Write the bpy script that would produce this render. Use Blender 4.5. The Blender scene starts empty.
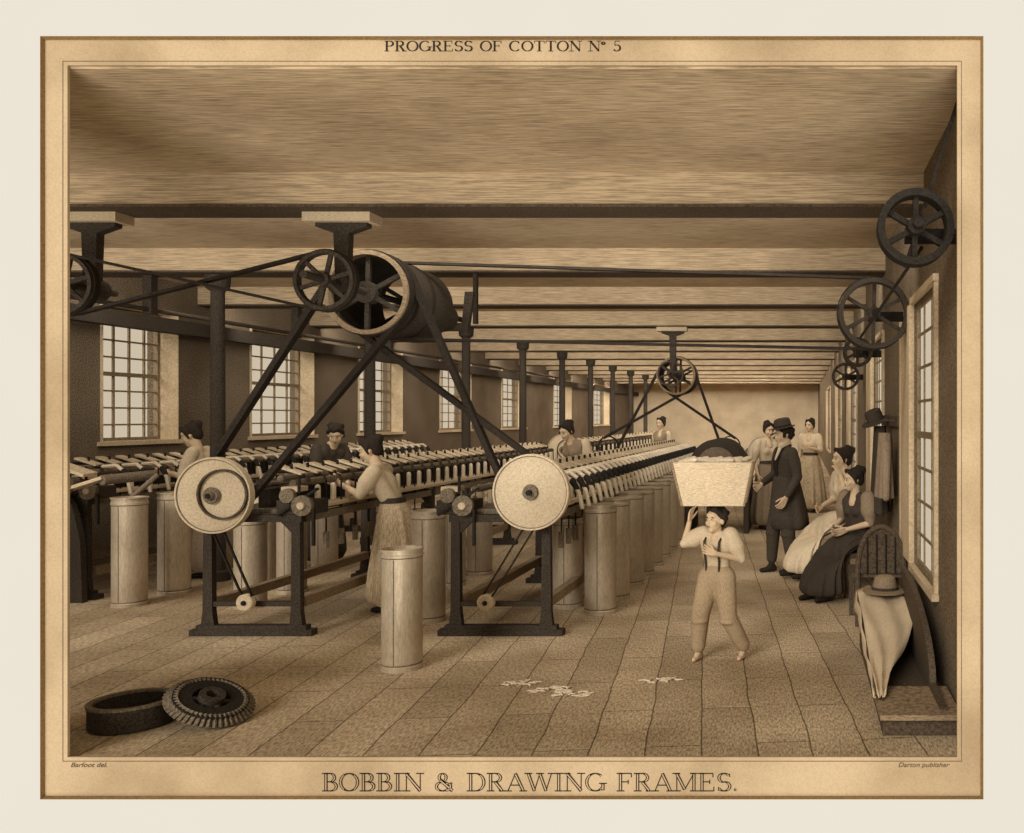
import bpy, bmesh, math, random
from mathutils import Vector, Matrix
random.seed(5)
S=bpy.context.scene
R=math.radians
# ------------------------------------------------------------------ materials
def lin(c):
    c=c/255.0
    return c/12.92 if c<=0.04045 else ((c+0.055)/1.055)**2.4
def col(rgb,k=1.0):
    return tuple(min(1,lin(x)*k) for x in rgb)+(1,)
def mk(name,rgb,con=0.45,scale=70,stretch=(1,1,1),stain=0.25,rough=0.85,stscale=1.3,metal=0):
    m=bpy.data.materials.new(name); m.use_nodes=True
    nt=m.node_tree; N=nt.nodes; L=nt.links
    b=N['Principled BSDF']; b.inputs['Roughness'].default_value=rough; b.inputs['Metallic'].default_value=metal
    b.inputs['Specular IOR Level'].default_value=0.12
    tc=N.new('ShaderNodeTexCoord'); mp=N.new('ShaderNodeMapping'); mp.inputs['Scale'].default_value=stretch
    L.new(tc.outputs['Object'],mp.inputs['Vector'])
    n=N.new('ShaderNodeTexNoise'); n.inputs['Scale'].default_value=scale; n.inputs['Detail'].default_value=3; n.inputs['Roughness'].default_value=0.75
    L.new(mp.outputs[0],n.inputs['Vector'])
    cr=N.new('ShaderNodeValToRGB'); e=cr.color_ramp.elements
    e[0].position=0.38; e[0].color=col(rgb,1-con); e[1].position=0.60; e[1].color=col(rgb,1+con*0.5)
    L.new(n.outputs['Fac'],cr.inputs['Fac'])
    n2=N.new('ShaderNodeTexNoise'); n2.inputs['Scale'].default_value=stscale; n2.inputs['Detail'].default_value=5
    L.new(tc.outputs['Object'],n2.inputs['Vector'])
    c2=N.new('ShaderNodeValToRGB'); e=c2.color_ramp.elements
    e[0].position=0.32; e[0].color=(1-stain,1-stain*1.1,1-stain*1.22,1); e[1].position=0.62; e[1].color=(1,1,1,1)
    L.new(n2.outputs['Fac'],c2.inputs['Fac'])
    mx=N.new('ShaderNodeMix'); mx.data_type='RGBA'; mx.blend_type='MULTIPLY'; mx.inputs[0].default_value=1
    L.new(cr.outputs[0],mx.inputs[6]); L.new(c2.outputs[0],mx.inputs[7])
    L.new(mx.outputs[2],b.inputs['Base Color'])
    return m
IRON=mk('dark_iron',(70,62,53),.5,80)
BLACK=mk('black_iron',(48,43,37),.45,80)
GREY=mk('worn_iron',(126,113,95),.5,80)
WOODL=mk('pale_wood',(212,191,158),.3,40,(1,1,6))
WOODM=mk('mid_wood',(152,131,104),.45,35,(1,1,6))
WOODD=mk('dark_wood',(94,81,66),.5,50,(1,3,1))
DISC=mk('disc_face',(208,189,158),.18,60)
TIN=mk('can_tin',(196,180,155),.16,80,(1,1,.2),.2,.38,2.5,.35)
LEATH=mk('belt_leather',(52,45,38),.4,60)
COTTON=mk('cotton_roving',(224,207,179),.15,60)
SKIN=mk('skin',(208,181,147),.10,80,stain=.05)
LIP=mk('lip_ink',(140,100,78),.1,60)
HAIR=mk('dark_hair',(54,46,38),.5,90)
EYEW=mk('eye_white',(225,210,188),.05,50); EYEB=mk('eye_pupil',(25,20,16),.05,50)
CL_L=mk('linen_cloth',(218,198,166),.22,90,(2,2,.5))
CL_M=mk('grey_cloth',(150,131,107),.32,90,(2,2,.5))
CL_D=mk('dark_cloth',(76,67,57),.38,90,(2,2,.5))
CL_S=mk('striped_dress',(200,178,145),.45,50,(3,3,.2))
CL_T=mk('drab_trousers',(184,161,129),.3,80,(2,2,.4))
SHOE=mk('shoe_leather',(50,42,34),.3,60)
CEIL=mk('ceiling_plaster',(208,184,150),.48,66,(.06,1.6,1),.24,.9,.8)
BEAM=mk('beam_paint',(192,170,138),.42,60,(.05,1,1.8),.15)
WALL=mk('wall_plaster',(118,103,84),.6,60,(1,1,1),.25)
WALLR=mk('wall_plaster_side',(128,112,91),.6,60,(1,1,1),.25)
WALLB=mk('wall_plaster_hazed',(212,192,160),.15,20,(1,1,1),.2)  # end wall paled, distance haze put into its colour
FRAMEW=mk('window_wood',(140,122,96),.3,40)
REVEAL=mk('window_reveal',(206,184,150),.2,40)
def floor_mat():
    m=mk('floor_slabs',(206,184,151),.5,55,(1.6,.4,1),.40,.9,.9)
    nt=m.node_tree;N=nt.nodes;L=nt.links;b=N['Principled BSDF']
    src=b.inputs['Base Color'].links[0].from_socket
    tc=N.new('ShaderNodeTexCoord')
    w=N.new('ShaderNodeTexNoise'); w.inputs['Scale'].default_value=1.6
    L.new(tc.outputs['Object'],w.inputs['Vector'])
    ad=N.new('ShaderNodeVectorMath'); ad.operation='MULTIPLY_ADD'; ad.inputs[1].default_value=(.04,.04,0)
    L.new(w.outputs['Color'],ad.inputs[0]); L.new(tc.outputs['Object'],ad.inputs[2])
    rt=N.new('ShaderNodeMapping'); rt.inputs['Rotation'].default_value=(0,0,R(84)); L.new(ad.outputs[0],rt.inputs['Vector'])
    br=N.new('ShaderNodeTexBrick'); br.inputs['Scale'].default_value=1
    br.inputs['Brick Width'].default_value=1.25; br.inputs['Row Height'].default_value=.30
    br.inputs['Mortar Size'].default_value=.006; br.inputs['Mortar Smooth'].default_value=.5; br.inputs['Bias'].default_value=-.2
    br.inputs['Color1'].default_value=(1,1,1,1); br.inputs['Color2'].default_value=(.74,.73,.71,1); br.inputs['Mortar'].default_value=(.30,.28,.26,1)
    L.new(rt.outputs[0],br.inputs['Vector'])
    mx=N.new('ShaderNodeMix'); mx.data_type='RGBA'; mx.blend_type='MULTIPLY'; mx.inputs[0].default_value=1
    L.new(src,mx.inputs[6]); L.new(br.outputs['Color'],mx.inputs[7]); L.new(mx.outputs[2],b.inputs['Base Color'])
    return m
FLOOR=floor_mat()
MATB=mk('mat_board_card',(188,188,186),.012,200,stain=.012)
BEVEL=mk('mat_bevel_core',(148,118,76),.2,60)
SHEET=mk('aged_paper',(185,163,131),.10,120,(1,1,1),.32,.9,1.6)
INK=mk('print_ink',(46,38,30),.3,150)
INKL=mk('print_ink_pale',(104,86,66),.3,150)
# ------------------------------------------------------------------ mesh builder
class MB:
    def __init__(s,mat=None):
        s.v=[];s.f=[];s.fm=[];s.mats=[];s.cur=0
        if mat: s.m(mat)
    def m(s,mat):
        if mat not in s.mats: s.mats.append(mat)
        s.cur=s.mats.index(mat); return s
    def add(s,vs,fs):
        o=len(s.v); s.v+= [tuple(v) for v in vs]
        for f in fs: s.f.append([i+o for i in f]); s.fm.append(s.cur)
    def box(s,x0,x1,y0,y1,z0,z1):
        s.add([(x0,y0,z0),(x1,y0,z0),(x1,y1,z0),(x0,y1,z0),(x0,y0,z1),(x1,y0,z1),(x1,y1,z1),(x0,y1,z1)],
              [(0,3,2,1),(4,5,6,7),(0,1,5,4),(1,2,6,5),(2,3,7,6),(3,0,4,7)]); return s
    def loft(s,rings,caps=True):
        n=len(rings[0]); vs=[p for r in rings for p in r]; fs=[]
        for i in range(len(rings)-1):
            for j in range(n):
                k=(j+1)%n; fs.append((i*n+j,i*n+k,(i+1)*n+k,(i+1)*n+j))
        if caps:
            fs.append(tuple(range(n))[::-1]); fs.append(tuple((len(rings)-1)*n+j for j in range(n)))
        s.add(vs,fs); return s
    def _fr(s,d):
        d=Vector(d).normalized(); a=Vector((0,0,1)) if abs(d.z)<.9 else Vector((1,0,0))
        u=d.cross(a).normalized(); return d,u,d.cross(u)
    def prof(s,p0,d,prof,n=24):
        d,u,w=s._fr(d); p0=Vector(p0); rs=[]
        for t,r in prof:
            rs.append([p0+d*t+(u*math.cos(2*math.pi*j/n)+w*math.sin(2*math.pi*j/n))*r for j in range(n)])
        return s.loft(rs)
    def cyl(s,p0,p1,r0,r1=None,n=14):
        r1=r0 if r1 is None else r1; d=Vector(p1)-Vector(p0)
        return s.prof(p0,d,[(0,r0),(d.length,r1)],n)
    def cap(s,p0,p1,r0,r1=None,n=10):
        r1=r0 if r1 is None else r1; d=Vector(p1)-Vector(p0); l=d.length
        if l<1e-5: d=Vector((0,0,1)); l=1e-4
        pr=[(-r0*math.cos(a)-0,max(r0*math.sin(a),1e-4)) for a in (0.05,.5,1.0)]+[(0,r0),(l,r1)]+[(l+r1*math.cos(a),max(r1*math.sin(a),1e-4)) for a in (1.0,.5,.05)]
        return s.prof(p0,d,pr,n)
    def ell(s,c,r,M=None,n=14,k=8):
        c=Vector(c); rings=[]
        for i in range(1,k):
            a=math.pi*i/k; rg=[]
            for j in range(n):
                b=2*math.pi*j/n; p=Vector((r[0]*math.sin(a)*math.cos(b),r[1]*math.sin(a)*math.sin(b),r[2]*math.cos(a)))
                if M: p=M@p
                rg.append(c+p)
            rings.append(rg)
        return s.loft(rings)
    def ring(s,c,d,ro,ri,w,n=36):
        d,u,v=s._fr(d); c=Vector(c); rings=[]
        for t,r in ((-w/2,ri),(-w/2,ro),(w/2,ro),(w/2,ri),(-w/2,ri)):
            rings.append([c+d*t+(u*math.cos(2*math.pi*j/n)+v*math.sin(2*math.pi*j/n))*r for j in range(n)])
        return s.loft(rings,False)
    def tube(s,pts,r,n=7):
        for a,b in zip(pts[:-1],pts[1:]): s.cap(a,b,r,r,n)
        return s
    def bar(s,p0,p1,w,t):
        p0=Vector(p0);p1=Vector(p1);d=(p1-p0).normalized(); y=Vector((0,1,0)); nn=d.cross(y)
        if nn.length<1e-3: nn=Vector((1,0,0))
        nn.normalize(); y=nn.cross(d).normalized()
        q=[]
        for p in (p0,p1): q.append([p+nn*t/2+y*w/2,p-nn*t/2+y*w/2,p-nn*t/2-y*w/2,p+nn*t/2-y*w/2])
        return s.loft(q)
    def prism(s,poly,a0,a1,ax='y'):
        if ax=='y': q=[[(x,a,z) for x,z in poly] for a in (a0,a1)]
        elif ax=='x': q=[[(a,x,z) for x,z in poly] for a in (a0,a1)]
        else: q=[[(x,z,a) for x,z in poly] for a in (a0,a1)]
        return s.loft(q)
    def wheel(s,c,r,w=.06,sp=6,hub=.045,rim=.03,a0=0.3,sw=.03):
        c=Vector(c); s.ring(c,(0,1,0),r,r-rim,w)
        s.cyl(c+Vector((0,-w*.8,0)),c+Vector((0,w*.8,0)),hub)
        for i in range(sp):
            a=a0+2*math.pi*i/sp; d=Vector((math.cos(a),0,math.sin(a)))
            s.bar(c+d*hub*.8,c+d*(r-rim*.6),w*.35,sw)
        return s
    def obj(s,name,parent=None,smooth=True,remesh=0,bevel=0,ang=38):
        me=bpy.data.meshes.new(name); me.from_pydata(s.v,[],s.f); 
        for mt in s.mats: me.materials.append(mt)
        me.polygons.foreach_set('material_index',s.fm)
        bm=bmesh.new(); bm.from_mesh(me); bmesh.ops.recalc_face_normals(bm,faces=bm.faces); bm.to_mesh(me); bm.free()
        o=bpy.data.objects.new(name,me); S.collection.objects.link(o)
        if smooth:
            me.polygons.foreach_set('use_smooth',[True]*len(me.polygons))
            if not remesh: me.set_sharp_from_angle(angle=R(ang))
        if remesh:
            md=o.modifiers.new('r','REMESH'); md.mode='VOXEL'; md.voxel_size=remesh; md.use_smooth_shade=True
            sm=o.modifiers.new('s','SMOOTH'); sm.factor=.6; sm.iterations=4
        if parent: o.parent=parent
        return o
# ------------------------------------------------------------------ room
XL=-8.5; XR=.93; YF=4.765; YB=46; ZC=3.65; WT=.05
MB(FLOOR).box(XL-.4,XR+WT,YF,YB+.3,-.15,0).obj('floor',smooth=False)
MB(CEIL).box(XL-.4,XR+WT,YF,YB+.3,ZC,ZC+.15).obj('ceiling',smooth=False)
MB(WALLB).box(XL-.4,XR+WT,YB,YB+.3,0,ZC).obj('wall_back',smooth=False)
def wall(name,xa,xb,holes,mat,zt=ZC):
    m=MB(mat); y=YF
    for (a,b,z0,z1) in holes:
        m.box(xa,xb,y,a,0,zt); m.box(xa,xb,a,b,0,z0); m.box(xa,xb,a,b,z1,zt); y=b
    m.box(xa,xb,y,YB,0,zt); return m.obj(name,smooth=False)
HL=[(10.93,12.27,1.5,3.22),(13.9,15.7,1.5,3.22),(17.3,19.2,1.5,3.22),(21.2,23.2,1.5,3.22),(25.6,27.8,1.5,3.22),(31,33.4,1.5,3.22),(37,40,1.5,3.22)]
HR=[(6.1,7.3,.62,2.72),(9.95,11.3,.8,2.72),(14.6,16.4,.8,2.72),(20,22,.8,2.72),(27,30,.8,2.72)]
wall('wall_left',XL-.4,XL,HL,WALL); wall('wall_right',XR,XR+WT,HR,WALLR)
def window(i,x,a,b,z0,z1,nc,nr,side,xw,t=.03,mt=.012):
    m=MB(FRAMEW)
    m.box(x-t,x+t,a,a+.05,z0,z1).box(x-t,x+t,b-.05,b,z0,z1).box(x-t+.002,x+t-.002,a,b,z0,z0+.05).box(x-t+.002,x+t-.002,a,b,z1-.05,z1)
    zm=(z0+z1)/2; m.box(x-t+.002,x+t-.002,a+.05,b-.05,zm-.025,zm+.025)
    for k in range(1,nc):
        y=a+(b-a)*k/nc; m.box(x-mt,x+mt,y-.013,y+.013,z0,z1)
    for k in range(1,nr):
        z=z0+(z1-z0)*k/nr; m.box(x-mt+.001,x+mt-.001,a,b,z-.011,z+.011)
    m.m(REVEAL)
    if side==1:
        lo,hi=sorted((x,xw+side*.03))
        m.box(lo,hi,a,a+.012,z0,z1).box(lo,hi,b-.012,b,z0,z1).box(lo,hi,a,b,z1-.012,z1)
        m.box(min(lo,xw+side*.07),max(hi,xw+side*.07),a-.05,b+.05,z0-.04,z0+.012)
    else:
        m.box(xw-.03,xw-.001,a-.06,a,z0,z1).box(xw-.05,xw-.001,a-.08,b+.015,z0-.05,z0)
        m.box(xw-.04,xw-.001,a-.07,b+.015,z1,z1+.05)
    m.obj('window_%d'%i,smooth=False)
k=1
for h in HL: window(k,XL-.25,*h,5,8,1,XL); k+=1
for h in HR: window(k,XR+WT*.5,*h,3,8,-1,XR,.012,.006); k+=1
m=MB(REVEAL)
for a,b,z0,z1 in HR:
    m.box(XR-.045,XR-.001,b+.02,b+.62,z0,z1); m.box(XR-.05,XR-.001,b+.621,b+.70,z0,z1)
m.obj('trim_2',smooth=False)
BY=(6.77,9.8,12.7,15.6,18.5,21.4,24.3,27.2,30.1,33,35.9,38.8,41.7)
for y in BY:
    m=MB(BEAM).box(XL,XR,y,y+.34,3.40,ZC); m.m(WOODD).box(XL,XR,y-.02,y+.36,3.385,3.405)
    m.obj('ceiling_beam',smooth=False)
for x,y in ((-6.45,9.97),(-6.15,12.87),(-5.85,15.77),(-5.75,18.67),(-5.7,21.57),(-5.7,24.5),(-5.7,27.4),(-5.7,30.3),(-5.7,33.2)):
    m=MB(IRON).prof((x,y,0),(0,0,1),[(0,.13),(.1,.13),(.12,.08),(3.2,.07),(3.24,.12),(3.38,.13)],16)
    m.obj('iron_column')
MB(IRON).box(XL+.1,XL+.26,YF+.3,YB,2.92,3.1).obj('trim_1',smooth=False)
m=MB(IRON)
m.cyl((-7.2,6,3.0),(-7.2,28,3.0),.025)
for y in (9.97,12.87,15.77): m.box(-7.25,-7.15,y-.05,y+.05,2.95,3.38)
m.obj('line_shaft')
# ------------------------------------------------------------------ print mount (card and sheet margin are real flat objects)
def rect(x0,x1,z0,z1,y): return [(x0,y,z0),(x1,y,z0),(x1,y,z1),(x0,y,z1)]
m=MB(MATB)
o_=rect(-4.75,1.65,-.8,4.5,4.72); i_=rect(-3.985,.962,-.200,3.803,4.72)
m.loft([rect(-4.75,1.65,-.8,4.5,4.745),o_,i_],False)
m.m(BEVEL).loft([i_,rect(-3.981,.951,-.192,3.794,4.744)],False)
m.obj('mat_board',smooth=False)
m=MB(SHEET)
m.loft([rect(-4.1,1.05,-.3,3.9,4.746),rect(-3.863,.829,.011,3.660,4.746),rect(-3.863,.829,.011,3.660,4.762),rect(-4.1,1.05,-.3,3.9,4.762),rect(-4.1,1.05,-.3,3.9,4.746)],False)
def line_rect(x0,x1,z0,z1,t,y=4.7445):
    m.box(x0-t,x1+t,y,y+.002,z0-t,z0).box(x0-t,x1+t,y,y+.002,z1,z1+t).box(x0-t,x0,y,y+.002,z0,z1).box(x1,x1+t,y,y+.002,z0,z1)
m.m(INKL); line_rect(-3.885,.850,-.008,3.680,.003)
sheet=m.obj('print_sheet',smooth=False)
T=.19; H=.055
L_={
'B':(.72,[(.17,0,.17,1,T),(.17,1,.32,1,H),(.17,.52,.34,.52,H),(.17,0,.34,0,H)],[(.32,.76,.22,.24,-90,90),(.34,.26,.28,.26,-90,90)],[(.17,0),(.17,1)]),
'O':(.9,[],[(.45,.5,.37,.5,0,360)],[]),
'I':(.42,[(.21,0,.21,1,T)],[],[(.21,0),(.21,1)]),
'N':(.92,[(.16,0,.16,1,H),(.76,0,.76,1,H),(.16,1,.76,0,T)],[],[(.16,0),(.13,1),(.76,1)]),
'D':(.86,[(.17,0,.17,1,T),(.17,1,.38,1,H),(.17,0,.38,0,H)],[(.38,.5,.36,.5,-90,90)],[(.17,0),(.17,1)]),
'R':(.82,[(.17,0,.17,1,T),(.17,1,.36,1,H),(.17,.52,.36,.52,H),(.38,.52,.66,0,T)],[(.35,.76,.25,.24,-90,90)],[(.17,0),(.17,1),(.69,0)]),
'A':(.88,[(.1,0,.42,1,H),(.42,1,.76,0,T),(.22,.33,.62,.33,H)],[],[(.1,0),(.76,0)]),
'W':(1.2,[(.1,1,.36,0,T),(.36,0,.6,1,H),(.6,1,.86,0,T),(.86,0,1.1,1,H)],[],[(.1,1),(.6,1),(1.1,1)]),
'G':(.92,[(.78,.04,.78,.42,T)],[(.45,.5,.37,.5,45,320)],[(.78,.43)]),
'F':(.74,[(.17,0,.17,1,T),(.17,1,.64,1,H),(.17,.52,.5,.52,H),(.64,1,.64,.78,H),(.5,.4,.5,.64,H)],[],[(.17,0),(.17,1)]),
'E':(.78,[(.17,0,.17,1,T),(.17,1,.64,1,H),(.17,.52,.5,.52,H),(.64,1,.64,.78,H),(.5,.4,.5,.64,H),(.17,0,.68,0,H),(.68,0,.68,.24,H)],[],[(.17,0),(.17,1)]),
'M':(1.08,[(.16,0,.16,1,H),(.9,0,.9,1,T),(.16,1,.5,.08,T),(.5,.08,.9,1,H)],[],[(.16,0),(.14,1),(.9,0),(.9,1)]),
'S':(.7,[(.58,.8,.58,.98,H),(.1,.02,.1,.22,H)],[(.34,.75,.22,.25,35,270),(.34,.26,.25,.26,90,-150)],[]),
'P':(.74,[(.17,0,.17,1,T),(.17,1,.36,1,H),(.17,.5,.36,.5,H)],[(.36,.75,.26,.25,-90,90)],[(.17,0),(.17,1)]),
'C':(.88,[(.72,.72,.72,.96,H)],[(.45,.5,.37,.5,42,318)],[]),
'T':(.82,[(.41,0,.41,1,T),(.06,1,.76,1,H),(.06,1,.06,.78,H),(.76,1,.76,.78,H)],[],[(.41,0)]),
'&':(.95,[(.24,.66,.78,0,T),(.6,.42,.78,.46,H)],[(.36,.77,.15,.22,0,360),(.36,.25,.27,.25,40,320),(.36,.27,.34,.3,-60,30)],[]),
'5':(.66,[(.2,1,.56,1,H),(.2,1,.17,.58,H)],[(.32,.31,.24,.31,120,-150)],[]),
'o':(.36,[],[(.16,.78,.1,.13,0,360)],[]),
'.':(.3,[(.12,0,.12,.13,.13)],[],[]),
' ':(.45,[],[],[])}
def lettering(name,s,xc,z0,h,width,mat,y,inline=None):
    tot=sum(L_[c][0] for c in s)*h; kx=width/tot
    passes=[(mat,1,y)]+([(inline,.36,y-.0008)] if inline else [])
    m=MB(mat)
    for mt,tk,yy in passes:
        m.m(mt); x=xc-width/2
        for c in s:
            w,segs,arcs,ser=L_[c]
            P=lambda px,pz:(x+px*h*kx,z0+pz*h)
            def seg(a,b,t0,t1):
                d=Vector((b[0]-a[0],b[1]-a[1])); 
                if d.length<1e-6: return
                d.normalize(); n=Vector((-d.y,d.x))
                m.prism([(a[0]+n.x*t0/2,a[1]+n.y*t0/2),(b[0]+n.x*t1/2,b[1]+n.y*t1/2),(b[0]-n.x*t1/2,b[1]-n.y*t1/2),(a[0]-n.x*t0/2,a[1]-n.y*t0/2)],yy,yy+.0015)
            for (a,b,c2,d2,t) in segs:
                if tk<1 and t<.1: continue
                sh=.04 if tk<1 else 0
                seg(P(a,b+(sh if b<d2 else -sh)),P(c2,d2-(sh if b<d2 else -sh)),t*h*tk,t*h*tk)
            for (cx,cz,rx,rz,a0,a1) in arcs:
                n=20
                for i in range(n):
                    t0=R(a0+(a1-a0)*i/n); t1=R(a0+(a1-a0)*(i+1)/n)
                    w0=(H+(T-H)*abs(math.cos(t0))**1.3)*h; w1=(H+(T-H)*abs(math.cos(t1))**1.3)*h
                    if tk<1:
                        if abs(math.cos((t0+t1)/2))<.55: continue
                        w0*=tk;w1*=tk
                    seg(P(cx+rx*math.cos(t0),cz+rz*math.sin(t0)),P(cx+rx*math.cos(t1),cz+rz*math.sin(t1)),w0,w1)
            if tk==1:
                for (sx,sz) in ser: seg(P(sx-.17,sz),P(sx+.17,sz),H*h,H*h)
            x+=w*h*kx
    m.obj(name,sheet,smooth=False)
lettering('title_lettering','PROGRESS OF COTTON No 5',-1.566,3.735,.052,1.25,INK,4.744)
lettering('caption_lettering','BOBBIN & DRAWING FRAMES.',-1.42,-.166,.092,2.20,INK,4.744,SHEET)
def text(s,x,z,size,w,mat,name,y=4.744):
    c=bpy.data.curves.new(name,'FONT'); c.body=s; c.size=size; c.align_x='CENTER'; c.extrude=.0006; c.shear=.3
    o=bpy.data.objects.new(name,c); S.collection.objects.link(o); o.rotation_euler=(R(90),0,0); o.location=(x,y,z)
    bpy.context.view_layer.update(); o.scale=(w/max(o.dimensions.x,.01),1,1); c.materials.append(mat); o.parent=sheet
text('Barfoot del.',-3.75,-.04,.034,.19,INKL,'artist_credit')
text('Darton publisher',.65,-.04,.034,.27,INKL,'publisher_credit')
# ------------------------------------------------------------------ cans
def can(x,y,h=1.02,r=.145):
    m=MB(TIN); m.prof((x,y,0),(0,0,1),[(0,r*1.03),(.03,r*1.03),(.035,r),(h*.93,r),(h*.935,r*1.04),(h*.955,r*1.04),(h*.96,r),(h-.012,r),(h-.01,r*1.06),(h,r*1.06),(h,r*.95),(h-.06,r*.93),(h-.061,.01)],26)
    m.m(WOODD).ring((x,y,h*.93),(0,0,1),r*1.006,r*.98,.008,26); m.m(GREY).ring((x,y,.045),(0,0,1),r*1.006,r*.98,.01,26)
    m.m(GREY).box(x-.004,x+.004,y-r*1.008,y-r*.98,.05,h*.92)
    m.m(COTTON)
    for i in range(3): m.ring((x,y,h-.055+.012*i),(0,0,1),r*(.8-.2*i),r*(.5-.18*i),.03,18)
    m.obj('roving_can')
can(-2.865,6.48,.865,.138)
can(-3.30,8.0,.98,.14)
for x,y in ((-6.45,8.66),(-6.43,9.25),(-5.75,9.6),(-5.6,10.6)): can(x,y,1.04,.145)
for x,y in ((-1.85,8.35),(-1.85,9.0),(-1.84,9.75),(-1.83,10.4),(-1.83,11.05),(-1.83,11.7),(-1.83,12.4),(-1.83,13.1)): can(x,y,1.0,.146)
for x,y in ((-2.22,8.6),(-2.3,9.35)): can(x,y,.85,.14)
for x,y in ((-3.75,9.7),(-3.7,10.4),(-5.25,8.6),(-5.25,9.3)): can(x,y,.85,.14)
# ------------------------------------------------------------------ drawing frames
def stand(m,x0,x1,y,z1=1.0):
    m.box(x0-.14,x1+.14,y-.05,y+.05,0,.05); m.box(x0-.09,x1+.09,y-.04,y+.04,.05,.085)
    for x,s in ((x0,1),(x1,-1)):
        m.prism([(x-.055,.08),(x+.055,.08),(x+.04,.2),(x+.034,z1-.001),(x-.034,z1-.001),(x-.04,.2)],y-.03,y+.03)
        m.prism([(x+s*.03,z1-.16),(x+s*.16,z1-.03),(x+s*.03,z1-.03)],y-.02,y+.02)
    m.box(x0-.05,x1+.05,y-.036,y+.036,z1-.06,z1)
    m.box(x0,x1,y-.02,y+.02,.24,.28)
def frame(x0,x1,y0,y1,disc,roves=True,pitch=.26):
    m=MB(IRON); y=y0
    n=max(2,int((y1-y0)/2.3)); 
    for i in range(n+1): stand(m,x0,x1,y0+(y1-y0)*i/n)
    m.m(GREY)
    for x in (x0,x1): m.box(x-.03,x+.03,y0+.04,y1,.93,.995); 
    m.m(WOODM).box(x1-.05,x1+.02,y0+.1,y1,.22,.30); m.box(x0-.02,x0+.05,y0+.1,y1,.22,.30)
    m.m(GREY).box(x0+.05,x1-.05,y0+.05,y1,1.0,1.04)
    xc=(x0+x1)/2
    m.m(IRON).box(xc-.05,xc+.05,y0+.15,y1,1.04,1.2)
    m.m(WOODL).box(x1-.10,x1+.05,y0+.3,y1,1.03,1.06)
    m.m(GREY).cyl((x1-.1,y0+.1,1.25),(x1-.1,y1,1.25),.03,n=8).cyl((x1-.2,y0+.1,1.29),(x1-.2,y1,1.29),.03,n=8).cyl((x0+.12,y0+.1,1.2),(x0+.12,y1,1.2),.03,n=8)
    y=y0+.35; i=0
    while y<y1-.1:
        m.m(IRON).bar((xc,y-.06,1.18),(x1-.06,y-.06,1.27),.03,.03)
        m.m(WOODL).bar((x1-.36,y,1.385),(x1-.14,y,1.315),pitch*.38,.02)
        m.m(IRON).cap((x1-.34,y,1.368),(x1-.15,y,1.30),.022,.022,6)
        m.m(BLACK).cyl((x1-.25,y,1.345),(x1-.25,y,1.40),.012,n=6)
        m.m(COTTON).cap((x1-.02,y,1.08),(x1-.02,y,1.2),.024,.024,8)
        m.m(BLACK).cyl((x1+.0,y+.1,.66),(x1+.0,y+.1,1.26),.008,n=5)
        m.m(GREY).cyl((x1+.0,y+.1,.66),(x1+.0,y+.1,.8),.026,n=7)
        m.m(WOODL).cyl((x0+.08,y,1.04),(x0+.08,y,1.22),.028,n=7)
        m.m(BLACK).cap((xc-.02,y+.05,1.33),(xc+.1,y+.05,1.33),.018,n=6)
        if roves:
            m.m(COTTON)
            pts=[(x1-.1,y,1.3),(x1+.04,y,1.31),(x1+.13,y-.02,1.25),(x1+.19,y-.04,1.15),(x1+.22,y-.05,1.03)]
            m.tube(pts,.019,6)
            m.m(BLACK).cap((x1+.13,y-.02,1.25),(x1+.17,y-.03,1.19),.03,.024,7)
        y+=pitch; i+=1
    dx,dz=disc; yd=y0-.12
    m.m(DISC).prof((dx,yd-.03,dz),(0,1,0),[(0,.300),(.006,.312),(.055,.312),(.06,.30)],48)
    m.m(GREY).ring((dx,yd-.031,dz),(0,1,0),.296,.289,.006,48)
    m.m(DISC).ring((dx,yd-.033,dz),(0,1,0),.31,.296,.012,48)
    m.m(GREY).prof((dx,yd-.06,dz),(0,1,0),[(0,.06),(.025,.065),(.03,.065)],24)
    m.m(BLACK).cyl((dx,yd-.10,dz),(dx,yd+.4,dz),.022)
    m.m(WOODM).prof((dx,yd+.035,dz),(0,1,0),[(0,.2),(.08,.2)],30)
    if dx<xc:
        m.m(WOODD).ring((dx+.09,yd-.045,dz+.01),(0,1,0),.205,.19,.03,36)
        m.m(GREY).prof((dx,yd-.09,dz),(0,1,0),[(0,.03),(.03,.04),(.04,.07)],18)
    lx=dx+(.24 if dx<xc else -.38)
    m.m(DISC).prof((lx,yd-.01,.29),(0,1,0),[(0,.06),(.01,.07),(.03,.055),(.05,.07),(.06,.06)],20)
    m.m(BLACK).cyl((lx,yd-.03,.29),(lx,yd+.14,.29),.015); m.prof((lx,yd-.02,.29),(0,1,0),[(0,.02),(.01,.02)],12)
    m.bar((dx-.04,yd,dz-.25),(lx-.03,yd+.02,.34),.02,.012); m.bar((dx+.05,yd,dz-.25),(lx+.05,yd+.02,.34),.02,.012)
    gx=x1+.02 if dx<xc else x0+.02
    m.m(IRON).box(gx-.17,gx+.13,y0-.045,y0+.2,1.003,1.12); m.m(GREY)
    m.prof((gx+.06,y0-.09,1.08),(0,1,0),[(0,.085),(.04,.085)],18); m.prof((gx-.07,y0-.08,1.16),(0,1,0),[(0,.06),(.05,.06)],16)
    m.m(DISC).prof((gx+.06,y0-.11,1.08),(0,1,0),[(0,.03),(.02,.03)],12)
    m.m(WOODL).box(gx-.14,gx+.0,y0-.03,y0+.12,1.19,1.23); m.m(BLACK).bar((gx-.15,y0-.06,1.0),(gx+.18,y0-.06,1.22),.03,.02).bar((gx+.15,y0-.07,.75),(gx+.15,y0-.07,1.05),.03,.02)
    m.cyl((gx+.02,y0-.05,1.18),(gx+.02,y0-.05,1.32),.012,n=6)
    return m.obj('drawing_frame')
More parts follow.
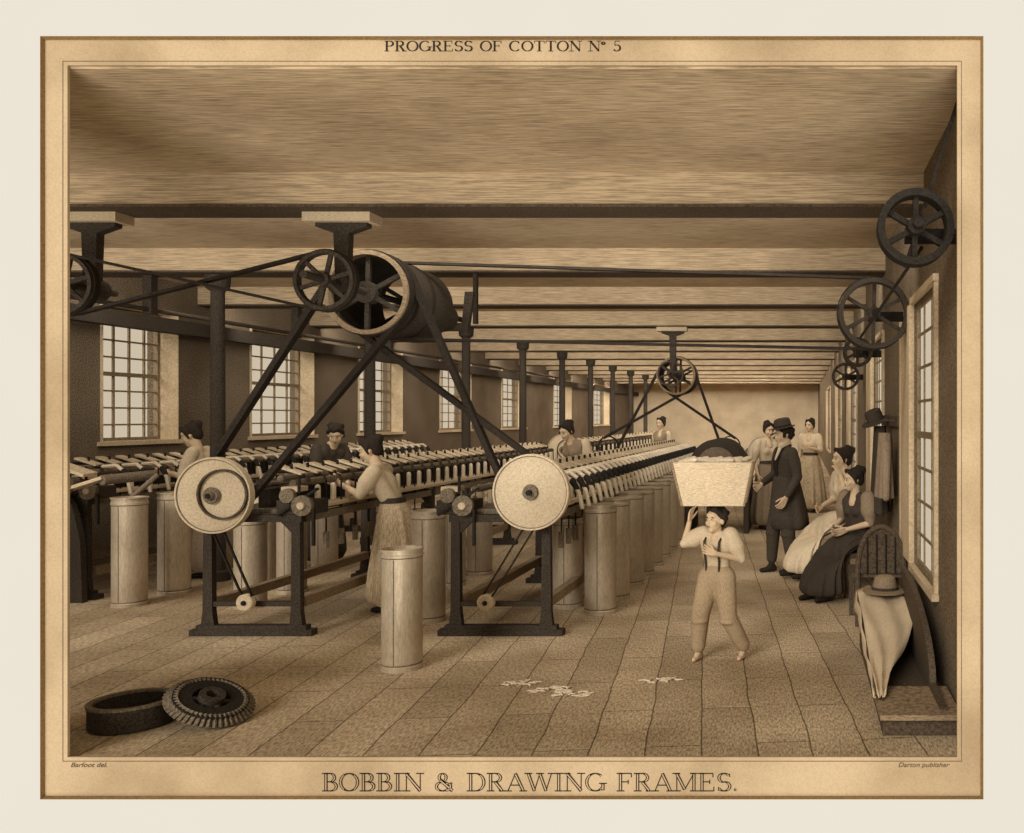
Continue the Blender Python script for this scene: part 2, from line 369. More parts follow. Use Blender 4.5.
frame(-4.9,-4.17,7.47,15.5,(-4.777,1.17),False,.26)
frame(-2.85,-2.1,7.47,17.0,(-2.19,1.196),True,.25)
frame(-7.95,-7.1,8.95,17,(-7.75,1.17),True,.28)
m=MB(IRON)
m.prism([(-7.35,0),(-6.98,0),(-7.0,.6),(-7.08,.95),(-7.2,1.1),(-7.35,1.15)],8.75,8.82)
m.m(GREY).wheel((-7.12,8.65,1.15),.12,.05,5,.03,.02)
m.m(WOODL).bar((-7.3,8.7,1.4),(-6.9,8.75,1.25),.2,.03).bar((-7.1,8.7,1.1),(-6.75,8.75,1.22),.15,.03)
m.m(GREY).cyl((-6.75,8.7,1.2),(-6.6,9.2,1.22),.05); m.cyl((-6.62,8.8,.95),(-6.5,9.1,1.22),.025)
m.obj('frame_end_cheek')
# ------------------------------------------------------------------ overhead drives
def tang(A,ra,B,rb,crossed):
    A=Vector(A);B=Vector(B); d=B-A; L=d.length; th=math.atan2(d.y,d.x); out=[]
    for s in (1,-1):
        rr=ra+rb if crossed else ra-rb
        a=th+s*math.acos(max(-1,min(1,rr/L)))
        pa=A+Vector((math.cos(a),math.sin(a)))*ra
        b=a+math.pi if crossed else a
        pb=B+Vector((math.cos(b),math.sin(b)))*rb
        out.append((pa,pb))
    return out
def belt(A,ra,B,rb,ya,yb,crossed=True,w=.07,t=.028,name='drive_belt'):
    m=MB(LEATH); off=.02
    for i,(p,q) in enumerate(tang(A,ra,B,rb,crossed)):
        e=off*(1 if i else -1) if crossed else 0
        m.bar((p.x,ya+e,p.y),(q.x,yb+e,q.y),w,t)
    m.ring((A[0],ya,A[1]),(0,1,0),ra+t/2,ra,w*.9); m.ring((B[0],yb,B[1]),(0,1,0),rb+t/2,rb,w*.9)
    m.obj(name)
def overhead(x,z,y,zp,k=1.0,drum=.9,backhang=True):
    m=MB(IRON)
    m.cyl((x,y-.3*k,z),(x,y+(2.75*k if backhang else (1.7*k if drum else .5)),z),.028*k)
    m.wheel((x,y,z),.225*k,.07*k,6,.05*k,.028*k)
    yh=y+.27*k
    m.m(WOODL).box(x-.27*k,x+.25*k,yh-.1,yh+.1,zp-.07,zp)
    m.m(IRON).prism([(x-.2*k,zp-.07),(x+.2*k,zp-.07),(x+.2*k,zp-.10),(x+.06*k,zp-.15),(x+.045*k,z),(x-.045*k,z),(x-.06*k,zp-.15),(x-.2*k,zp-.10)],yh-.04,yh+.04)
    m.prof((x,yh-.09*k,z),(0,1,0),[(0,.08*k),(.18*k,.08*k)],20)
    if drum:
        yd=y+.67*k
        m.m(IRON).ring((x,yd+.04*k+drum*k/2,z),(0,1,0),.335*k,.315*k,drum*k,44)
        m.m(WOODM).ring((x,yd,z),(0,1,0),.345*k,.31*k,.1*k,44)
        m.m(IRON)
        for yy in (yd,yd+drum*k):
            m.cyl((x,yy-.06,z),(x,yy+.06,z),.09*k)
            for i in range(6):
                a=.5+math.pi*i/3; d=Vector((math.cos(a),0,math.sin(a))); m.bar(Vector((x,yy,z))+d*.05*k,Vector((x,yy,z))+d*.32*k,.04*k,.035*k)
    if backhang:
        yb=y+2.45*k
        m.prism([(x-.16,z+.16),(x-.13,z-.14),(x+.16,z-.14),(x+.22,z+.26),(x+.13,z+.26),(x+.10,z-.06),(x-.07,z-.06),(x-.09,z+.16)],yb,yb+.06)
        m.wheel((x-.0,yb-.3,z-.03),.14,.2,5,.04,.02); m.box(x-.02,x+.02,yb+.64,yb+.70,z,3.383)
    m.obj('overhead_pulley_drive')
overhead(-3.55,2.83,6.73,3.383)
overhead(-5.5,2.80,6.73,3.383,1,0,False)
overhead(-2.22,2.56,15.45,3.383,1.0,.6,False)
belt((-3.55,2.83),.335,(-4.777,1.17),.205,7.42,7.43,False,.08,.045)
belt((-3.55,2.83),.335,(-2.19,1.196),.205,7.55,7.43,True,.08,.045)
belt((-3.55,2.83),.225,(-5.5,2.80),.225,6.75,6.75,True,.06,.022)
belt((-3.55,2.83),.335,(.61,2.67),.295,7.9,7.5,False,.06,.022)
belt((-2.22,2.56),.335,(-3.45,1.3),.16,16.2,16.2,True,.06,.045)
belt((-2.22,2.56),.335,(-1.25,1.3),.16,16.2,16.2,True,.06,.045)
def wallpulley(x,y,z,r,k=6,mat=GREY,sw=.03,w=.09):
    m=MB(mat).wheel((x,y,z),r,w,k,.05,.04,.5,sw); m.m(BLACK).cyl((x,y-.15,z),(x,y+.3,z),.025)
    m.box(x-.03,XR-.002,y+.2,y+.26,z-.04,z+.04); m.obj('spoked_pulley')
wallpulley(.645,5.05,2.865,.213,6,BLACK,.03,.12)
wallpulley(.615,7.5,2.67,.295,6,IRON,.03,.1)
wallpulley(.64,10,2.53,.165,6,IRON)
wallpulley(.66,13,2.4,.2,6,IRON)
m=MB(LEATH).bar((.60,5.12,2.66),(.905,5.12,3.62),.06,.022); m.bar((.45,6.6,2.4),(.70,5.2,2.78),.03,.02); m.obj('drive_belt')
m=MB(IRON); x,y=-1.3,14
m.prof((x,y,1.05),(0,1,0),[(0,.42),(1.2,.42)],30); m.m(GREY).prof((x,y-.06,1.05),(0,1,0),[(0,.3),(.05,.3)],24)
m.m(IRON).box(x-.5,x-.42,y,y+1.2,0,1.1).box(x+.42,x+.5,y,y+1.2,0,1.1).box(x-.42,x+.42,y,y+.06,.5,.62)
m.obj('carding_engine')
frame(-.95,-.45,17.5,26,(-.7,1.15),False,.35)
frame(-4.9,-4.17,18,28,(-4.7,1.17),False,.45)
# ------------------------------------------------------------------ gears on floor lower-left
m=MB(IRON); m.ring((-3.93,5.3,.075),(0,0,1),.215,.195,.13,40); m.m(GREY).ring((-3.93,5.3,.14),(0,0,1),.222,.19,.015,40)
m.m(BLACK).ring((-3.93,5.3,.02),(0,0,1),.2,.03,.02,30); m.obj('iron_ring')
m=MB(BLACK); ax=Vector((.40,-.16,.90)).normalized(); c=Vector((-3.49,5.33,.13)); d,u,v=m._fr(ax)
m.ring(c-d*.01,ax,.20,.10,.06,44)
m.prof(c-d*.04,ax,[(0,.19),(.02,.19)],40)
m.m(GREY)
for i in range(46):
    a=2*math.pi*i/46; e=u*math.cos(a)+v*math.sin(a)
    m.bar(c+e*.17+d*.024,c+e*.235-d*.02,.013,.02)
m.m(IRON).ring(c+d*.01,ax,.07,.035,.07,20)
for i in range(6):
    a=math.pi*i/3; e=u*math.cos(a)+v*math.sin(a); m.cyl(c+e*.05,c+e*.15,.014,n=6)
m.obj('cog_wheel')
for (x,y) in ((-1.64,5.95),(-1.5,5.85),(-.95,6.15),(-1.9,6.1)):
    m=MB(COTTON)
    for i in range(22):
        a=random.uniform(0,6.28); p=Vector((x+random.uniform(-.11,.11),y+random.uniform(-.06,.06),.008))
        m.cap(p,p+Vector((math.cos(a)*.05,math.sin(a)*.03,.003)),.008,.003,6)
    m.obj('cotton_scrap')
# ------------------------------------------------------------------ furniture on right
m=MB(WOODD)
cheek=[(5.13,.02),(7.1,.02),(7.1,.62)]+[(7.1-1.55*math.sin(a),.62-.45*(1-math.cos(a))) for a in [R(x) for x in range(10,91,10)]]+[(5.13,.15)]
m.prism(cheek,.80,.84,'x')
m.box(.47,.90,5.1,7.1,.0,.10); m.m(WOODM).box(.45,.91,5.05,5.6,.102,.132)
m.m(WOODD).prism([(5.25,.02),(7.1,.02),(7.1,.40),(5.3,.13)],.472,.50,'x'); m.box(.475,.795,7.06,7.12,.01,.42)
m.obj('wooden_settle',smooth=False)
m=MB(CL_L)
N_=22; A=[]
for i in range(N_+1):
    t=i/N_; y=5.32+1.85*t; z=.165+.285*t
    xr=.50+.36*math.sin(min(1,t*1.15)*math.pi/2)**1.3
    A.append([(.455+(xr-.455)*j/10, y+.012*math.sin(j*1.7+i*.8), z+.018*math.sin(j*1.3+i*.5)) for j in range(11)])
vs=[p for r in A for p in r]; fs=[(i*11+j,i*11+j+1,(i+1)*11+j+1,(i+1)*11+j) for i in range(N_) for j in range(10)]
m.add(vs,fs)
vs=[];fs=[]
for i in range(N_+1):
    x,y,z=A[i][0]
    for j in range(5): vs.append((x-.01-.008*math.sin(i*1.1+j),y,z-(.02+.12*i/N_)*j/4))
fs=[(i*5+j,i*5+j+1,(i+1)*5+j+1,(i+1)*5+j) for i in range(N_) for j in range(4)]
m.add(vs,fs); o=m.obj('draped_cloth',ang=80); sd=o.modifiers.new('t','SOLIDIFY'); sd.thickness=.008
m=MB(CL_M).prof((.66,7.0,.45),(0,0,1),[(0,.17),(.012,.175),(.02,.10),(.05,.095),(.11,.08),(.13,.05)],24); m.m(CL_D).ring((.66,7.0,.475),(0,0,1),.105,.09,.03); m.obj('straw_hat')
m=MB(WOODD)
arcp=lambda r1,r2,a:(.70+r1*math.cos(a),.5+r2*math.sin(a))
pts=[(.50,7.77,0),(.50,7.77,.5)]+[(arcp(-.2,.36,R(x))[0],7.77,arcp(-.2,.36,R(x))[1]) for x in range(12,180,12)]+[(.90,7.77,.5),(.90,7.77,0)]
m.tube(pts,.024,8)
m.m(WOODD).prism([(.52,.46)]+[arcp(-.18,.34,R(x)) for x in range(10,180,10)]+[(.88,.46)],7.765,7.775)
m.m(WOODD).box(.44,.9,7.79,8.25,.42,.46).box(.45,.49,8.2,8.24,0,.42).box(.86,.9,8.2,8.24,0,.42)
m.m(BLACK)
for x in (.58,.66,.74,.82): m.cyl((x,7.755,.46),(x,7.755,.80),.008,n=6)
m.obj('arched_back_chair',smooth=False)
m=MB(WOODD).box(.42,.90,8.95,10.9,.40,.45); 
for y in (9.0,10.8): m.box(.44,.5,y-.03,y+.03,0,.4).box(.84,.9,y-.03,y+.03,0,.4)
m.obj('wooden_bench',smooth=False)
m=MB(WOODD).box(XR-.04,XR-.001,8.2,9.85,1.72,1.82)
for y in (8.5,9.1,9.6): m.cyl((XR-.14,y,1.78),(XR,y,1.77),.012,n=6)
m.obj('peg_rail',smooth=False)
def coat(y,top,bot,mat,w=.16):
    m=MB(mat); rs=[]
    for i in range(9):
        t=i/8; z=top+(bot-top)*t; r=w*(.35+.8*min(1,t*2.5)+.15*t)
        rs.append([(XR-.12+.09*math.cos(a)*(.6+.4*t)*(1+.2*math.sin(5*a)),y+r*math.sin(a)*(1+.07*math.sin(7*a+t)),z) for a in [2*math.pi*j/28 for j in range(28)]])
    m.loft(rs); m.cap((XR-.12,y-.12,top-.12),(XR-.13,y-.2,top-.6),.05,.035); m.cap((XR-.12,y+.12,top-.12),(XR-.13,y+.2,top-.6),.05,.035)
    m.obj('hanging_coat',ang=80)
coat(9.1,1.72,.85,CL_D); coat(8.55,1.66,1.05,CL_M,.13)
m=MB(CL_D).prof((XR-.16,9.1,1.76),(-.4,-.2,1),[(0,.15),(.012,.15),(.02,.09),(.12,.085),(.13,.06)],20); m.obj('hanging_hat')
# ------------------------------------------------------------------ people
DJ=dict(pelvis=(0,0,.90),waist=(0,0,1.03),chest=(0,0,1.2),neck=(0,.0,1.38),head=(0,-.02,1.53),
 sl=(.16,0,1.33),sr=(-.16,0,1.33),el=(.22,.03,1.07),er=(-.22,.03,1.07),wl=(.22,-.08,.85),wr=(-.22,-.08,.85),
 hl=(.09,0,.88),hr=(-.09,0,.88),kl=(.1,-.02,.48),kr=(-.1,-.02,.48),al=(.1,.02,.08),ar=(-.1,.02,.08))
def hand(m,w,d,nrm,side,curl=25,sc=1.0):
    w=Vector(w); d=Vector(d).normalized(); nrm=Vector(nrm); nrm=(nrm-d*nrm.dot(d)).normalized(); s=d.cross(nrm)*side
    for i in range(4):
        k=(i-1.5)
        m.cap(w+s*k*.010*sc,w+d*.085*sc+s*k*.021*sc,.014*sc,.0115*sc,8)
    for i,(ln) in enumerate((.070,.078,.073,.056)):
        k=(i-1.5); p=w+d*.088*sc+s*k*.021*sc; a=0
        for j,fr in enumerate((.45,.3,.25)):
            a+=R(curl*(.7 if j==0 else 1)); dd=d*math.cos(a)+nrm*math.sin(a)+s*k*.04
            q=p+dd.normalized()*ln*fr*sc; m.cap(p,q,(.0092-.0010*j)*sc,(.0084-.0010*j)*sc,7); p=q
    p=w+d*.025*sc-s*.022*sc
    for j,(ln,a) in enumerate(((.04,38),(.03,24),(.026,12))):
        dd=(d*math.cos(R(a))-s*math.sin(R(a))+nrm*.35).normalized(); q=p+dd*ln*sc; m.cap(p,q,(.0125-.0015*j)*sc,(.011-.0015*j)*sc,7); p=q
def person(name,loc,hdg,s=1.0,J={},hs=1.0,yaw=0,pitch=0,top=CL_M,sleeve=CL_M,sleeve_len=1.0,puff=1.0,skirt=None,skirtm=CL_M,trous=None,
           hair='bun',vox=.012,coat=None,hd={},barefoot=False,slim=1.0,brace=False,cap=False,tw=1.0):
    E=bpy.data.objects.new(name,None); S.collection.objects.link(E); E.location=loc; E.rotation_euler=(0,0,R(hdg)); E.scale=(s,s,s); E.empty_display_size=.2
    j={k:Vector(v) for k,v in DJ.items()}; j.update({k:Vector(v) for k,v in J.items()})
    Hm=Matrix.Rotation(R(yaw),3,'Z')@Matrix.Rotation(R(pitch),3,'X'); hc=j['head']
    def hp(x,y,z): return hc+Hm@(Vector((x,y,z))*hs)
    def e(m,c,r,n=14,k=9): m.ell(hp(*c),[q*hs for q in r],Hm,n,k)
    m=MB(SKIN)
    e(m,(0,.012,.03),(.073,.092,.088)); e(m,(0,-.022,-.03),(.057,.066,.078)); e(m,(0,-.055,-.088),(.028,.027,.022))
    e(m,(0,-.062,.035),(.05,.03,.03)); e(m,(.035,-.055,-.03),(.024,.025,.026)); e(m,(-.035,-.055,-.03),(.024,.025,.026))
    m.cap(hp(0,-.086,.008),hp(0,-.102,-.026),.008*hs,.0115*hs); e(m,(.011,-.092,-.03),(.008,.009,.007)); e(m,(-.011,-.092,-.03),(.008,.009,.007))
    for sx in (1,-1): e(m,(sx*.073,.005,-.01),(.012,.022,.031))
    e(m,(0,-.082,-.056),(.024,.014,.011))
    m.cap(hp(0,.015,-.06),j['neck']-Vector((0,0,.03)),.05*slim,.055*slim)
    for a,b in (('el','wl'),('er','wr')):
        m.cap(j[a],j[b],.037*slim,.024*slim)
    m.cap(j['neck'],j['chest']+Vector((0,-.045,.08)),.055,.055)
    if trous and barefoot:
        for a in ('al','ar'):
            m.cap(j[a]+Vector((0,0,.1)),j[a],.037,.035); m.cap(j[a]+Vector((0,.03,-.045)),j[a]+Vector((0,-.10,-.055)),.034,.026); m.cap(j[a]+Vector((0,0,0)),j[a]+Vector((0,-.06,-.045)),.037,.027)
    m.obj('skin_body',E,remesh=min(vox,.008))
    m=MB(SKIN)
    for side,a,b in ((1,'el','wl'),(-1,'er','wr')):
        dd,nn,cu=hd.get(b,((j[b]-j[a])+Vector((0,-.03,-.02)),(-side*1.0,-.2,0),22))
        hand(m,j[b],dd,nn,side,cu,1.0 if hs<1.1 else 1.1)
    m.obj('hands',E,ang=80)
    m=MB(EYEW)
    for sx in (1,-1): e(m,(sx*.029,-.079,.004),(.0125,.01,.0075),10,6)
    m.m(EYEB)
    for sx in (1,-1):
        e(m,(sx*.029,-.087,.004),(.0058,.005,.0065),8,6); e(m,(sx*.030,-.085,.022),(.016,.006,.003),8,6)
    m.m(LIP); e(m,(0,-.094,-.053),(.018,.005,.0028),10,6); e(m,(0,-.093,-.060),(.014,.005,.0028),10,6)
    m.obj('face_features',E)
    m=MB(HAIR); e(m,(0,.026,.045),(.082,.094,.084)); e(m,(0,.055,-.0),(.07,.06,.075))
    for sx in (1,-1): m.cap(hp(sx*.03,-.058,.095),hp(sx*.072,.0,.03),.026*hs,.026*hs)
    if hair=='bun':
        e(m,(0,.10,.09),(.045,.045,.045)); e(m,(0,.06,.12),(.04,.035,.03)); 
        for sx in (1,-1): m.cap(hp(sx*.075,-.015,.03),hp(sx*.078,.0,-.03),.02*hs,.014*hs)
    if hair=='curly':
        for i in range(26):
            a=random.uniform(0,6.28); z=random.uniform(-.02,.11); rr=math.sqrt(max(0,1-((z-.03)/.12)**2)); x=.082*rr*math.cos(a); y=.02+.095*rr*math.sin(a)
            if y<-.03 and z<.07: continue
            e(m,(x,y,z),(.024,.024,.024),8,6)
    m.obj('hair',E,remesh=.009)
    if cap:
        m=MB(CL_D); d_=Hm@Vector((0,-.1,1)); m.prof(hp(0,.0,.075),d_,[(0,.135),(.008,.138),(.014,.098),(.075,.094),(.10,.085),(.112,.05)],28); m.m(BLACK).ring(hp(0,-.002,.098),d_,.1,.09,.018,28); m.obj('round_hat',E)
    m=MB(top); ch=j['chest'];wa=j['waist'];pe=j['pelvis']
    for sh in ('sl','sr'):
        q=j[sh]; base=wa+Vector((.055 if sh=='sl' else -.055,0,0))
        m.cap(base,q.lerp(j['neck'],.35)-Vector((0,0,.06)),.078*slim,.088*slim,14)
        m.cap(j['neck'].lerp(q,.25)-Vector((0,0,.01)),q-Vector((0,0,.01)),.05*slim,.056*slim,12)
        m.cap(pe+Vector((.05 if sh=='sl' else -.05,0,.03 if trous else 0)),base,(.088 if trous else .10)*slim,.08*slim,14)
    m.cap(wa,ch,.088*slim,.105*slim,14); m.cap(ch,j['neck']-Vector((0,0,.09)),.1*slim,.07,14)
    if skirt and not coat:
        for sx in (1,-1): m.ell(ch+Vector((sx*.06,-.075,.0)),(.055,.045,.055))
    m.obj('bodice' if skirt else 'shirt',E,remesh=vox)
    m=MB(sleeve)
    for a,b,c in (('sl','el','wl'),('sr','er','wr')):
        mid=j[a].lerp(j[b],.5)
        m.cap(j[a],mid,.058*puff*slim,.062*puff*slim,12); m.cap(mid,j[b],.06*puff*slim,.046*slim,12)
        if sleeve_len>0: m.cap(j[b],j[b].lerp(j[c],sleeve_len),.047*slim,.034*slim,12)
        else:
            m.cap(j[a].lerp(j[b],.8),j[a].lerp(j[b],.9),.058*slim,.055*slim,12)
    m.obj('sleeves',E,remesh=vox)
    if coat:
        m=MB(CL_L); m.cap(j['neck']+Vector((0,-.03,.035)),j['neck']+Vector((0,.02,.035)),.058,.055); m.cap(j['neck']+Vector((0,-.06,.0)),ch+Vector((0,-.115,.06)),.03,.018); m.obj('neckcloth',E)
        m=MB(BLACK)
        for sx in (1,-1):
            m.tube([j['neck']+Vector((sx*.075,.02,.03)),j['neck']+Vector((sx*.06,-.065,-.01)),ch+Vector((sx*.035,-.125,.04)),wa+Vector((sx*.01,-.105,.02))],.016,7)
        for q in range(4): m.ell(wa+Vector((.03,-.112-.006*q,.0+.05*q)),(.009,.006,.009),None,8,5)
        m.obj('lapels',E)
    if trous:
        m=MB(trous); m.ell(pe+Vector((0,0,.0)),(.150*slim,.118*slim,.125)); m.cap(pe+Vector((-.05,0,.03)),pe+Vector((.05,0,.03)),.108*slim,.108*slim,16)
        for h,k_,a in (('hl','kl','al'),('hr','kr','ar')):
            m.cap(j[h],j[k_],.088*slim*tw,.070*slim*tw,14); m.cap(j[k_],j[a]+Vector((0,0,.07)),.070*slim*tw,.060*tw,14)
            m.ell(j[k_]+Vector((0,-.01,-.05)),(.072*slim*tw,.07*slim*tw,.035))
        m.obj('trousers',E,remesh=vox)
    if not barefoot:
        m=MB(SHOE)
        for a in ('al','ar'):
            m.cap(j[a]+Vector((0,.03,-.04)),j[a]+Vector((0,-.13,-.052)),.038,.027,12); m.cap(j[a],j[a]+Vector((0,-.03,-.03)),.04,.036)
        m.obj('shoes',E,remesh=vox)
    def loftskirt(rings,mat,nm,folds=11,amp=.06,grow=1.0):
        m=MB(mat); rs=[]; n=66
        for i,(cx,cy,z,rx,ry,t) in enumerate(rings):
            T_=Matrix.Rotation(R(t),3,'X'); f=i/(len(rings)-1); rg=[]
            for q in range(n):
                a=2*math.pi*q/n; g=1+amp*f*(math.sin(folds*a)+.5*math.sin((folds*2-3)*a+1))
                rg.append(Vector((cx,cy,z))+T_@Vector((rx*g*grow*math.cos(a),ry*g*grow*math.sin(a),0)))
            rs.append(rg)
        m.loft(rs)
        o=m.obj(nm,E,ang=85); ss=o.modifiers.new('ss','SUBSURF'); ss.levels=1; ss.render_levels=1
    if skirt:
        loftskirt(skirt,skirtm,'skirt',11,.085)
        m=MB(CL_D); cx,cy,z,rx,ry,t=skirt[0]; rg=[]
        for dz,g in ((-.03,1.0),(-.03,1.09),(.02,1.04),(.02,.95)):
            rg.append([Vector((cx,cy,z+dz))+Vector((rx*g*1.04*math.cos(2*math.pi*q/28),ry*g*1.04*math.sin(2*math.pi*q/28),0)) for q in range(28)])
        m.loft(rg); m.obj('waistband',E)
    if coat: loftskirt(coat,top,'coat_tails',7,.05)
    if brace:
        m=MB(CL_D)
        for sx in (1,-1):
            m.tube([wa+Vector((sx*.075,-.10,-.07)),wa+Vector((sx*.08,-.108,.03)),ch+Vector((sx*.085,-.132,.0)),ch+Vector((sx*.088,-.12,.07)),j['neck']+Vector((sx*.09,-.055,-.015)),j['neck']+Vector((sx*.09,.02,.03))],.012,6)
        m.obj('braces',E)
    return E
SK=lambda f=1,b=0:[(0,.0+b,1.04,.125,.10,0),(0,.02+b,.97,.165,.14,0),(0,.03+b,.85,.2*f,.18*f,0),(0,.04+b,.55,.25*f,.24*f,0),(0,.04+b,.25,.29*f,.28*f,0),(0,.04+b,.03,.31*f,.30*f,0)]
SIT=[(0,0,.67,.125,.10,0),(0,-.01,.60,.17,.15,8),(0,-.08,.56,.19,.15,40),(0,-.24,.52,.19,.13,70),(0,-.42,.46,.20,.14,55),(0,-.50,.32,.22,.15,15),(0,-.52,.16,.25,.18,5),(0,-.52,.04,.27,.20,0)]
SITJ=dict(pelvis=(0,0,.53),waist=(0,0,.67),chest=(0,-.02,.85),neck=(0,-.04,1.02),head=(0,-.07,1.17),sl=(.16,-.02,.98),sr=(-.16,-.02,.98),
  el=(.21,-.04,.74),er=(-.21,-.04,.74),wl=(.07,-.24,.68),wr=(-.07,-.27,.69),hl=(.09,0,.52),hr=(-.09,0,.52),kl=(.1,-.42,.5),kr=(-.1,-.42,.5),al=(.1,-.55,.08),ar=(-.1,-.58,.08))
person('boy',(-.62,6.72,0),-22,.70,dict(head=(0,-.03,1.49),neck=(0,0,1.33),er=(-.37,-.05,1.22),wr=(-.30,-.06,1.46),el=(.27,.04,1.08),wl=(.09,-.21,1.16),
   kr=(-.13,-.13,.48),ar=(-.17,-.1,.08),kl=(.14,-.02,.47),al=(.25,.12,.08)),hs=1.25,yaw=-12,pitch=-4,top=CL_L,sleeve=CL_L,sleeve_len=0,puff=1.45,trous=CL_T,
   hair='curly',vox=.012,barefoot=True,brace=True,hd={'wr':((.2,.0,1),(.6,0,-.3),14),'wl':((-1,-.25,.35),(0,1,0),30)},slim=1.10,tw=1.3)
m=MB(WOODL); bx,by,bz=-.635,6.70,1.158
def trap(x,y,w0,d0,w1,d1,z0,z1): return [[(x+sx*w*.5,y+sy*d*.5,z) for sx,sy in ((-1,-1),(1,-1),(1,1),(-1,1))] for w,d,z in ((w0,d0,z0),(w1,d1,z1))]
a=trap(bx,by,.45,.28,.585,.38,bz,bz+.32)
b=trap(bx,by,.42,.25,.55,.345,bz+.02,bz+.32)
m.loft([a[0],a[1],b[1],b[0]])
m.m(WOODM)
for sx in (-1,1):
    for sy in (-1,1): m.cyl((bx+sx*.225,by+sy*.14,bz),(bx+sx*.293,by+sy*.19,bz+.32),.009,n=6)
m.m(COTTON)
for i in range(26):
    x=bx+random.uniform(-.22,.22); y=by+random.uniform(-.13,.13); m.cap((x-.04,y,bz+.31+random.uniform(0,.02)),(x+.05,y+random.uniform(-.03,.03),bz+.31+random.uniform(0,.03)),.02,n=8)
m.obj('bobbin_crate')
person('woman',(-3.84,8.42,0),-84,1.0,dict(pelvis=(0,.05,.92),waist=(0,.02,1.04),chest=(0,-.04,1.2),neck=(0,-.11,1.36),head=(0,-.17,1.50),sl=(.15,-.09,1.30),sr=(-.15,-.09,1.30),
   el=(.19,-.20,1.10),er=(-.19,-.22,1.10),wl=(.13,-.40,1.20),wr=(-.12,-.42,1.20)),pitch=14,top=CL_L,sleeve=CL_L,sleeve_len=.15,puff=1.3,
   skirt=SK(.92,.03),skirtm=CL_S,hair='bun',vox=.011)
person('woman',(-6.72,10.2,0),-80,1.07,dict(chest=(0,-.04,1.2),neck=(0,-.09,1.36),head=(0,-.15,1.50),sl=(.15,-.07,1.32),sr=(-.15,-.07,1.32),el=(.2,-.15,1.08),er=(-.2,-.15,1.08),wl=(.13,-.36,1.12),wr=(-.13,-.36,1.12)),
   pitch=20,top=CL_L,sleeve=CL_L,sleeve_len=.2,puff=1.2,skirt=SK(.8),skirtm=CL_M,hair='bun',vox=.014)
person('woman',(-5.80,11.0,0),60,1.08,dict(chest=(0,-.05,1.2),neck=(0,-.11,1.36),head=(0,-.19,1.48),sl=(.15,-.08,1.32),sr=(-.15,-.08,1.32),el=(.2,-.15,1.08),er=(-.2,-.15,1.08),wl=(.13,-.36,1.08),wr=(-.13,-.36,1.08)),
   yaw=-40,pitch=25,top=CL_D,sleeve=CL_D,sleeve_len=.8,puff=1.2,skirt=SK(.8),skirtm=CL_D,hair='curly',vox=.016)
person('woman',(-3.2,12.9,0),-35,1.08,dict(chest=(0,-.05,1.2),neck=(0,-.1,1.36),head=(0,-.17,1.49)),pitch=20,top=CL_M,sleeve=CL_L,sleeve_len=.3,puff=1.2,skirt=SK(.8),skirtm=CL_M,hair='bun',vox=.018)
person('woman',(-.52,14.6,0),30,1.05,{},pitch=10,top=CL_L,sleeve=CL_L,sleeve_len=.3,puff=1.2,skirt=SK(.9),skirtm=CL_M,hair='bun',vox=.018)
person('woman',(.20,17.2,0),-30,1.08,dict(wl=(.1,-.25,1.15),el=(.24,-.04,1.1)),top=CL_L,sleeve=CL_L,sleeve_len=.3,puff=1.3,skirt=SK(.9),skirtm=CL_S,hair='bun',vox=.02)
person('woman',(-3.0,19.5,0),-30,1.1,{},top=CL_M,sleeve=CL_L,skirt=SK(.9),skirtm=CL_M,hair='bun',vox=.022)
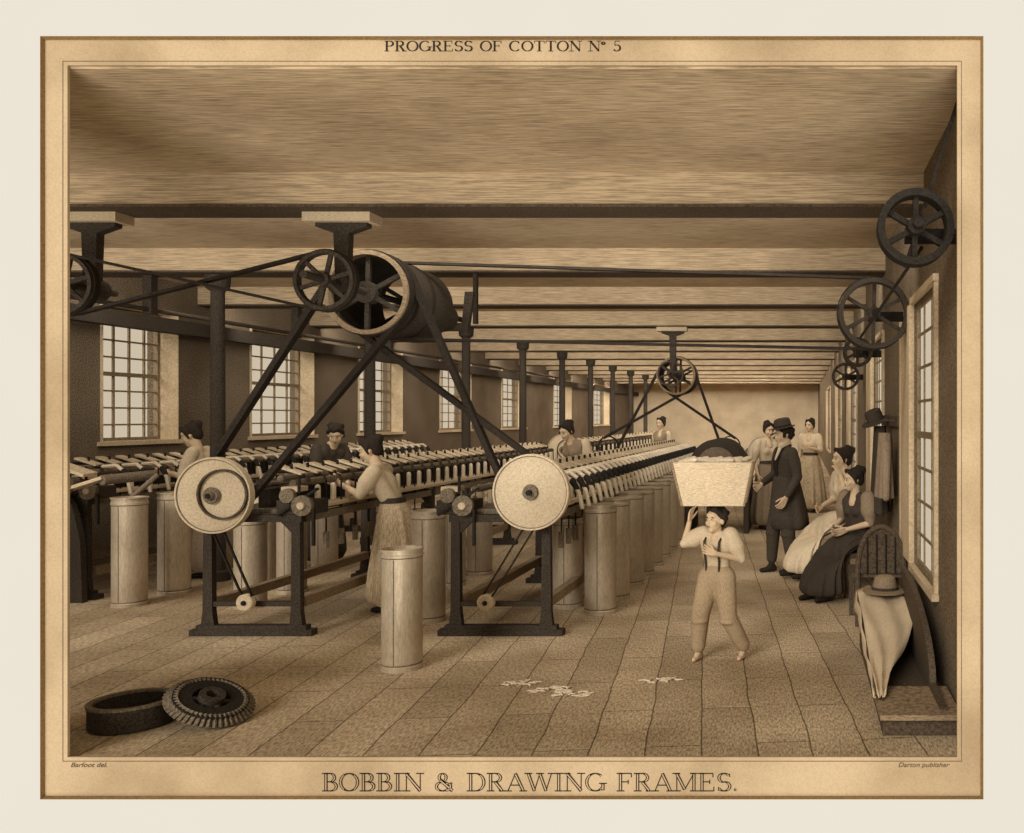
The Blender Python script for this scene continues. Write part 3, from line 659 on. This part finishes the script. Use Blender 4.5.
person('man',(-.17,10.5,0),-62,1.05,dict(wr=(-.16,-.22,.98),er=(-.25,-.0,1.08),el=(.25,.02,1.07),wl=(.26,-.12,.86),ar=(-.1,-.12,.08),kr=(-.1,-.1,.48)),pitch=6,yaw=-10,top=CL_D,sleeve=CL_D,sleeve_len=.92,
   trous=CL_D,hair='curly',vox=.013,slim=1.18,cap=True,coat=[(0,0,1.12,.15,.125,0),(0,.01,1.0,.17,.15,0),(0,.02,.85,.2,.18,0),(0,.04,.62,.23,.21,0),(0,.05,.45,.25,.23,0)])
person('woman',(.60,9.25,.0),-48,1.0,SITJ,pitch=4,yaw=-25,top=CL_D,sleeve=CL_M,sleeve_len=.1,puff=1.5,skirt=SIT,skirtm=CL_D,hair='bun',vox=.012)
J2=dict(SITJ); J2.update(wl=(.06,-.12,1.0),el=(.2,-.12,.76))
person('woman',(.55,10.35,.02),-62,1.12,J2,pitch=-2,yaw=-10,top=CL_L,sleeve=CL_L,sleeve_len=.2,puff=1.4,skirt=SIT,skirtm=CL_L,hair='bun',vox=.013)
# ------------------------------------------------------------------ light
w=bpy.data.worlds.new('sky'); S.world=w; w.use_nodes=True
bg=w.node_tree.nodes['Background']; bg.inputs[0].default_value=(.73,.62,.46,1); bg.inputs[1].default_value=.82
def sun(name,rot,e,ang,c):
    l=bpy.data.lights.new(name,'SUN'); l.energy=e; l.angle=R(ang); l.color=c
    o=bpy.data.objects.new(name,l); o.rotation_euler=[R(a) for a in rot]; S.collection.objects.link(o); return o
sun('sun_front',(68,0,-20),2.0,22,(1,.96,.91))
sun('fill_low',(118,0,8),1.9,40,(1,.97,.92))  # added fill from below for ceiling and beam fronts, not a real sun
EN=(122,126,132,142,150,165,180,190,200,210,220,230)
for i,y in enumerate(BY[:12]):  # added fill lights hidden behind the beams; the room has no such fixtures
    l=bpy.data.lights.new('beam_fill','AREA'); l.shape='RECTANGLE'; l.size=9.0; l.size_y=.22; l.energy=EN[i]; l.color=(1,.95,.87)
    o=bpy.data.objects.new('beam_fill',l); o.location=((XL+XR)/2,y+.375,3.52); o.rotation_euler=(R(58),0,0); S.collection.objects.link(o)
cd=bpy.data.cameras.new('camera'); cam=bpy.data.objects.new('camera',cd); S.collection.objects.link(cam)
cam.location=(0,0,1.8); cam.rotation_euler=(R(90),0,0); cd.sensor_width=36; cd.lens=36*900/1024; cd.shift_x=-(800-512)/1024; cd.shift_y=.0015
cd.clip_end=200
S.camera=cam
S.view_settings.view_transform='Standard'; S.view_settings.look='None'
